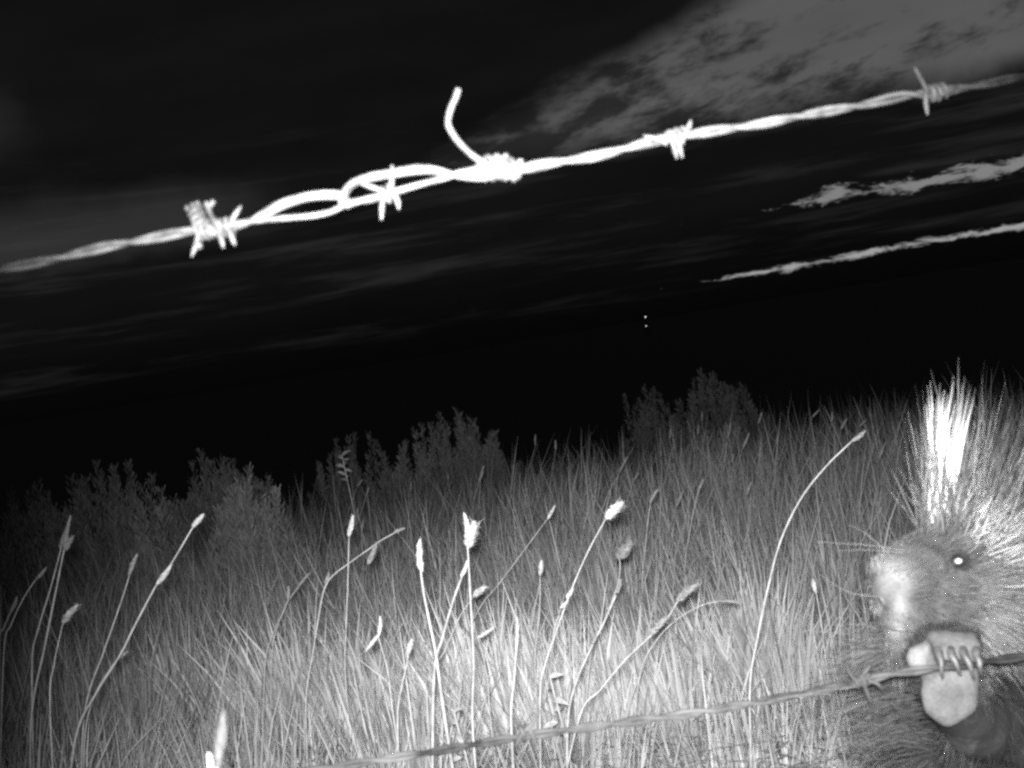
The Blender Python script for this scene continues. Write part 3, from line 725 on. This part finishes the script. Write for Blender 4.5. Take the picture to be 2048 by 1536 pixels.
def hairs(name, root, direc, L, Wd, droop, tint, m, parent, tip=None, seg=(0, .45, .8, 1.0), wl=(1, .9, .6, .12)):
    n = len(root); d = direc / np.linalg.norm(direc, axis=1)[:, None]
    ref = np.where(np.abs(d[:, 2:3]) > .9, np.array([[1., 0, 0]]), np.array([[0, 0, 1.]]))
    u = np.cross(d, ref); u /= np.linalg.norm(u, axis=1)[:, None]; w = np.cross(d, u)
    V = np.zeros((n, 4, 3, 3), np.float32)
    for i, t in enumerate(seg):
        c = root + d * (L * t)[:, None] + droop * (L * t * t)[:, None]
        for k in range(3):
            a = 2.0944 * k
            V[:, i, k] = c + (u * math.cos(a) + w * math.sin(a)) * (Wd * wl[i] * .5)[:, None]
    q = [[i * 3 + k, i * 3 + (k + 1) % 3, (i + 1) * 3 + (k + 1) % 3, (i + 1) * 3 + k] for i in range(3) for k in range(3)]
    F = ((np.arange(n) * 12)[:, None, None] + np.array(q)[None]).reshape(-1, 4)
    tt = np.repeat(tint, 12).reshape(n, 4, 3)
    if tip is not None: tt = tt * np.array(tip)[None, :, None]
    o = link(name, mesh_arrays(name, V.reshape(-1, 3), F, tt.ravel()), m, parent); o['kind'] = 'stuff'
    return o
g = np.random.default_rng(3)
lx, ly, lz = loc(co)
dnose = np.linalg.norm(co - nose, axis=1)
head = (ly > -.062) & ~dorsal & ~bare & (lx < .19)
facing = no @ A3(-FWD) > -.35
pool = np.where(head & facing & (dnose > .0135))[0]
ix = g.choice(pool, 15000)
p = co[ix] + g.normal(0, .0008, (15000, 3)); nn = no[ix]
back = co[ix] - (nose + A3(FWD) * .01); back /= np.linalg.norm(back, axis=1)[:, None]
tang = back - nn * (back * nn).sum(1)[:, None]
dl = dnose[ix]
Lh = (.0042 + .029 * sm_(dl, .03, .14)) * g.lognormal(0, .3, len(ix))
hd = tang + nn * (.22 + .25 * sm_(dl, .03, .12))[:, None] + g.normal(0, .14, (len(ix), 3)) + A3(CY)[None] * -.05
keep = np.linalg.norm(co[ix] - eye_c, axis=1) > .0065
fa, _, _ = albedo(co[ix])
ft = fa * np.exp(g.normal(0, 1, len(ix)) * (.36 + .25 * sm_(dl, .03, .07)) - .08 + .35 * sm_(dl, .03, .07))
hairs('face_fur', p[keep], hd[keep], Lh[keep], np.full(keep.sum(), .00048), g.normal(0, .08, (keep.sum(), 3)), ft[keep], 'fur', porc)
# long soft guard hair of neck, chest, flank and back
pool = np.where(~head & ~dorsal & ~bare & (co[:, 2] > .05))[0]
pool = pool[np.linalg.norm(co[pool] - palm_c, axis=1) > .062]
nb = 26000; ix = g.choice(pool, nb); nn = no[ix]; lyb = ly[ix]; lxb = lx[ix]
down = np.array([[0., 0., -1.]]) - nn * (-nn[:, 2:3])
hd = nn * .55 + down * .9 + g.normal(0, .22, (nb, 3)) + A3(CX)[None] * (-.15)
arm = np.linalg.norm(co[ix] - A3(at(1960, 1440, .885)), axis=1) < .06
Lh = np.where(arm, .014, g.uniform(.025, .060, nb)); fa, _, _ = albedo(co[ix])
hairs('body_fur', co[ix], hd, Lh, np.full(nb, .00038), g.normal(0, .25, (nb, 3)) + np.array([[0, 0, -.35]]), np.minimum(fa, .04) * g.lognormal(-.1, .5, nb), 'fur', porc, tip=(.8, 1, 1.1, 1.1))
# dark short fur on the back of the foot
pool = np.where(dorsal)[0]; ix = g.choice(pool, 2200)
hd = no[ix] * .6 + A3(CY)[None] * .3 + g.normal(0, .25, (2200, 3))
pk = (no[ix] @ A3(-FWD)) < .45
hairs('paw_fur', co[ix][pk], hd[pk], g.uniform(.003, .007, pk.sum()), np.full(pk.sum(), .0005), g.normal(0, .1, (pk.sum(), 3)), .008 * g.lognormal(0, .3, pk.sum()), 'fur', porc)
# crown: tall clumped quills and guard hair
def crown():
    roots = []; dirs = []; Ls = []; Ws = []; Ts = []; dr = []
    cand = np.where((ly > .012) & (lx > .022) & (lx < .20) & (no @ A3(CY) > .15))[0]
    def near(px, py, d):
        t = A3(H(px, py, d)); return cand[np.argsort(np.linalg.norm(co[cand] - t, axis=1))]
    clumps = [  # root px, py, depth, tip px, py, count, brightness
        (1862,1055,.875,1856,745,22,.24),(1862,1058,.875,1882,775,60,.9),(1880,1052,.875,1902,800,26,.22),(1888,1052,.88,1922,800,34,.8),(1905,1040,.885,1930,760,24,.42),
        (1918,1040,.885,1960,770,22,.30),(1930,1040,.89,1985,745,24,.24),(1945,1035,.89,2010,790,24,.22),(1955,1035,.90,2035,770,24,.20),(1975,1035,.90,2060,770,24,.20),
        (1990,1040,.905,2080,800,22,.20),(2010,1045,.905,2110,830,22,.18),(2030,1050,.91,2140,850,22,.18),(1850,1060,.87,1836,790,9,.16),(1845,1062,.87,1812,830,5,.12),
        (1838,1068,.865,1790,860,4,.10),(1835,1075,.862,1750,900,4,.10),(1900,1060,.87,1880,860,20,.26),(1925,1060,.872,1940,870,22,.24),
        (1950,1060,.875,1990,880,22,.22),(1980,1060,.88,2040,900,24,.22),(2010,1070,.885,2090,940,24,.2),(1870,1070,.865,1850,900,14,.22),(1845,1075,.862,1815,920,12,.16),
        (1955,1030,.93,1990,740,26,.16),(2000,1030,.94,2080,740,26,.16),(2050,1040,.94,2160,780,26,.16),(1900,1035,.92,1925,740,20,.2)]
    for px, py, d, tx, ty, n, br in clumps:
        c = near(px, py, d); tip = A3(H(tx, ty, d + .03 * g.random()))
        ii = g.choice(c[:26] if br > .4 else c[:70], n)
        for j in ii:
            sp_ = .5 if br > .4 else 1.0; t = tip + g.normal(0, .0045, 3) * sp_ + A3(CX) * g.normal(0, .004) * sp_; v = t - co[j]; L = np.linalg.norm(v)
            roots.append(co[j] - no[j] * .002); dirs.append(v / L); Ls.append(L * (g.uniform(.72, 1.04) if br > .4 else g.uniform(.45, .95))); Ws.append(g.uniform(.0011, .0018) if br > .4 else g.uniform(.0006, .0014))
            Ts.append((br if br > .4 else br * .55) * g.lognormal(-.1, .5)); dr.append(g.normal(0, .05, 3))
    hairs('crown_quills', np.array(roots), np.array(dirs), np.array(Ls), np.array(Ws), np.array(dr), np.clip(np.array(Ts) * .36, .008, .6), 'quill', porc, tip=(.75, 1.0, .75, .4))
    # short stout white quills round the back of the head
    roots, dirs, Ls, Ws, Ts, dr = [], [], [], [], [], []
    spots = [(1880,1045,.868,1875,1010),(1900,1040,.868,1905,1000),(1925,1042,.868,1940,1005),(1960,1060,.865,1985,1015),(1975,1058,.866,2005,1005),(1990,1070,.864,2030,1030),
             (1975,1075,.862,2010,1060),(2005,1085,.862,2045,1060),(2020,1100,.862,2060,1080),(2030,1115,.862,2075,1105),(1950,1050,.866,1960,1010),(2000,1065,.866,2030,1010),(2040,1130,.864,2085,1130),(2025,1090,.864,2065,1060)]
    allc = np.where((lx > .02) & (lx < .2) & (ly > -.01) & facing)[0]
    for px, py, d, tx, ty in spots:
        t0 = A3(H(px, py, d)); c = allc[np.argsort(np.linalg.norm(co[allc] - t0, axis=1))[:160]]
        for j in g.choice(c, 26):
            v = A3(H(tx, ty, d)) - t0; v = v / np.linalg.norm(v) + no[j] * .35 + g.normal(0, .16, 3)
            roots.append(co[j]); dirs.append(v); Ls.append(g.uniform(.016, .034)); Ws.append(g.uniform(.0010, .0018)); Ts.append(g.uniform(.03, .22) if px > 1940 else g.uniform(.02, .09)); dr.append(g.normal(0, .03, 3))
    hairs('nape_quills', np.array(roots), np.array(dirs), np.array(Ls), np.array(Ws), np.array(dr), np.array(Ts), 'quill', porc, tip=(.5, 1.0, 1.0, .3))
    # stiff quills down the back, out of sight of the lens but part of the animal
    pool = np.where((no @ A3(FWD) > .1) & (ly < .0) & (co[:, 2] > .12) & (lx > .10))[0]; ii = g.choice(pool, 900)
    hairs('back_quills', co[ii], no[ii] * .6 + np.array([[0, .2, -.6]]) + g.normal(0, .2, (900, 3)), g.uniform(.04, .08, 900), np.full(900, .0016), np.zeros((900, 3)), g.uniform(.03, .14, 900), 'quill', porc, tip=(1, 1, .6, .2))
crown()
# long loose guard hair spreading from chin and chest
def guard():
    n = 420; roots = np.zeros((n, 3)); dirs = np.zeros((n, 3)); L = np.zeros(n); dr = np.zeros((n, 3))
    for i in range(n):
        t = g.random(); r0 = A3(at(1775 + 90 * t + g.normal(0, 12), 1270 + 230 * t + g.normal(0, 14), .905 + .04 * t))
        e0 = A3(at(1640 + 30 * t + g.normal(0, 38), 1290 + 210 * t + g.normal(0, 34), .875 + .03 * g.random()))
        v = e0 - r0; L[i] = np.linalg.norm(v) * g.uniform(.55, 1.05); roots[i] = r0; dirs[i] = v / np.linalg.norm(v) + A3(CY) * .18; dr[i] = -A3(CY) * g.uniform(.1, .4) + g.normal(0, .05, 3)
    hairs('guard_hair', roots, dirs, L, g.uniform(.0004, .0008, n), dr, .034 * g.lognormal(0, .4, n), 'fur', porc, tip=(.6, 1, 1.1, .9))
guard()
# whiskers
wk = MB()
for (x0, y0, x1, y1, x2, y2) in [(1815,1102,1730,1090,1636,1084),(1812,1106,1740,1100,1680,1102),(1790,1120,1735,1070,1700,1050),(1768,1195,1700,1185,1640,1150)]:
    P_ = catmull([H(x0, y0, .836), H(x1, y1, .825), H(x2, y2, .815)], 8); wk.tube(P_, [0.00024 * (1 - .75 * i / len(P_)) for i in range(len(P_))], 5)
link_w = wk.build('whiskers', 'fur_pale', porc); link_w['kind'] = 'stuff'
# eye with its bright shine, eyelid rim
def surf_hit(px, py):
    o = CAM; d = (at(px, py, 1.0) - CAM)
    q = co - A3(CAM); dn = A3(d.normalized()); t = q @ dn; perp = np.linalg.norm(q - t[:, None] * dn, axis=1)
    c = np.where(perp < .004)[0]; j = c[np.argmin(t[c])]; return CAM + d.normalized() * float(t[j]), Vector(no[j].tolist())
ep, en = surf_hit(1919, 1123)
ec = ep + FWD * .0022
eye = MB().ellipsoid(ec, (.0046, .0044, .0046), AX, 20, 14).build('eye', 'eye', porc)
tc_ = (CAM - ec).normalized(); s1 = tc_.cross(Vector((0, 0, 1))).normalized(); s2 = s1.cross(tc_)
pd = MB(); pc = ec + tc_ * .0043; b0 = len(pd.v); pd.v.append(pc + tc_ * .0007)
for rI, (rr, hh) in enumerate(((.0013, .0005), (.0026, .0))):
    for k in range(16):
        a = 2 * math.pi * k / 16; pd.v.append(pc + (s1 * math.cos(a) * 1.12 + s2 * math.sin(a) * .9) * rr + tc_ * hh)
for k in range(16):
    k2 = (k + 1) % 16; pd.f += [(0, 1 + k, 1 + k2), (1 + k, 17 + k, 17 + k2, 1 + k2)]
pd.build('pupil', 'tapetum', eye)
# nostril and mouth creases
from mathutils.bvhtree import BVHTree
bvh = BVHTree.FromPolygons([Vector(c) for c in co.tolist()], [tuple(p_.vertices) for p_ in me.polygons])
def crease(name, pts, r):
    P_ = []
    for x, y in pts:
        d = (at(x, y, 1.0) - CAM).normalized(); h = bvh.ray_cast(CAM, d)[0]
        if h is not None: P_.append(h + d * r * .45)
    P_ = catmull(P_, 4); n = len(P_)
    MB().tube(P_, [max(.0001, r * math.sin(math.pi * (i + .3) / n)) for i in range(n)], 8).build(name, 'claw', porc)
crease('nostril', [(1752, 1188), (1762, 1196), (1772, 1212), (1776, 1226)], .0024)
crease('mouth', [(1756, 1244), (1772, 1252), (1795, 1258), (1820, 1258), (1845, 1250)], .0020)
# claws over the wire
for (x, y), dx in zip(TOES, (8, 22, 24, 12)):
    P_ = catmull([at(x + 3, 1300, .8260), at(x + 6, 1310, .8215), at(x + 8 + dx * .3, 1324, .8185), at(x + 6 + dx * .6, 1338, .8175), at(x + 7 + dx * .8, 1350 + (x % 7) * 2, .8195)], 6)
    n = len(P_); MB().tube(P_, [.0033 * (1 - .85 * (i / (n - 1)) ** 1.4) for i in range(n)], 10).build('claw', 'claw', porc)

# ================================================================== FAR LIGHTS
px_, d_ = 1292, 62.0
t1, t2 = at(1291, 634, d_), at(1292, 652, d_)
lp = empty('far_lights', (t1.x, t1.y, 0))
tag(lp, 'two tiny bright points of light far off, one above the other, on a slim post', 'lamp post')
MB().tube([Vector((t1.x, t1.y + .05, -.02)), Vector((t1.x, t1.y + .05, t1.z + .05))], .03, 8).build('post', 'post', lp)  # points of unknown source, given a small post to stand on
for t, r in ((t1, .032), (t2, .024)):
    MB().ellipsoid(t, (r, r, r)).build('lamp', 'lamp', lp)
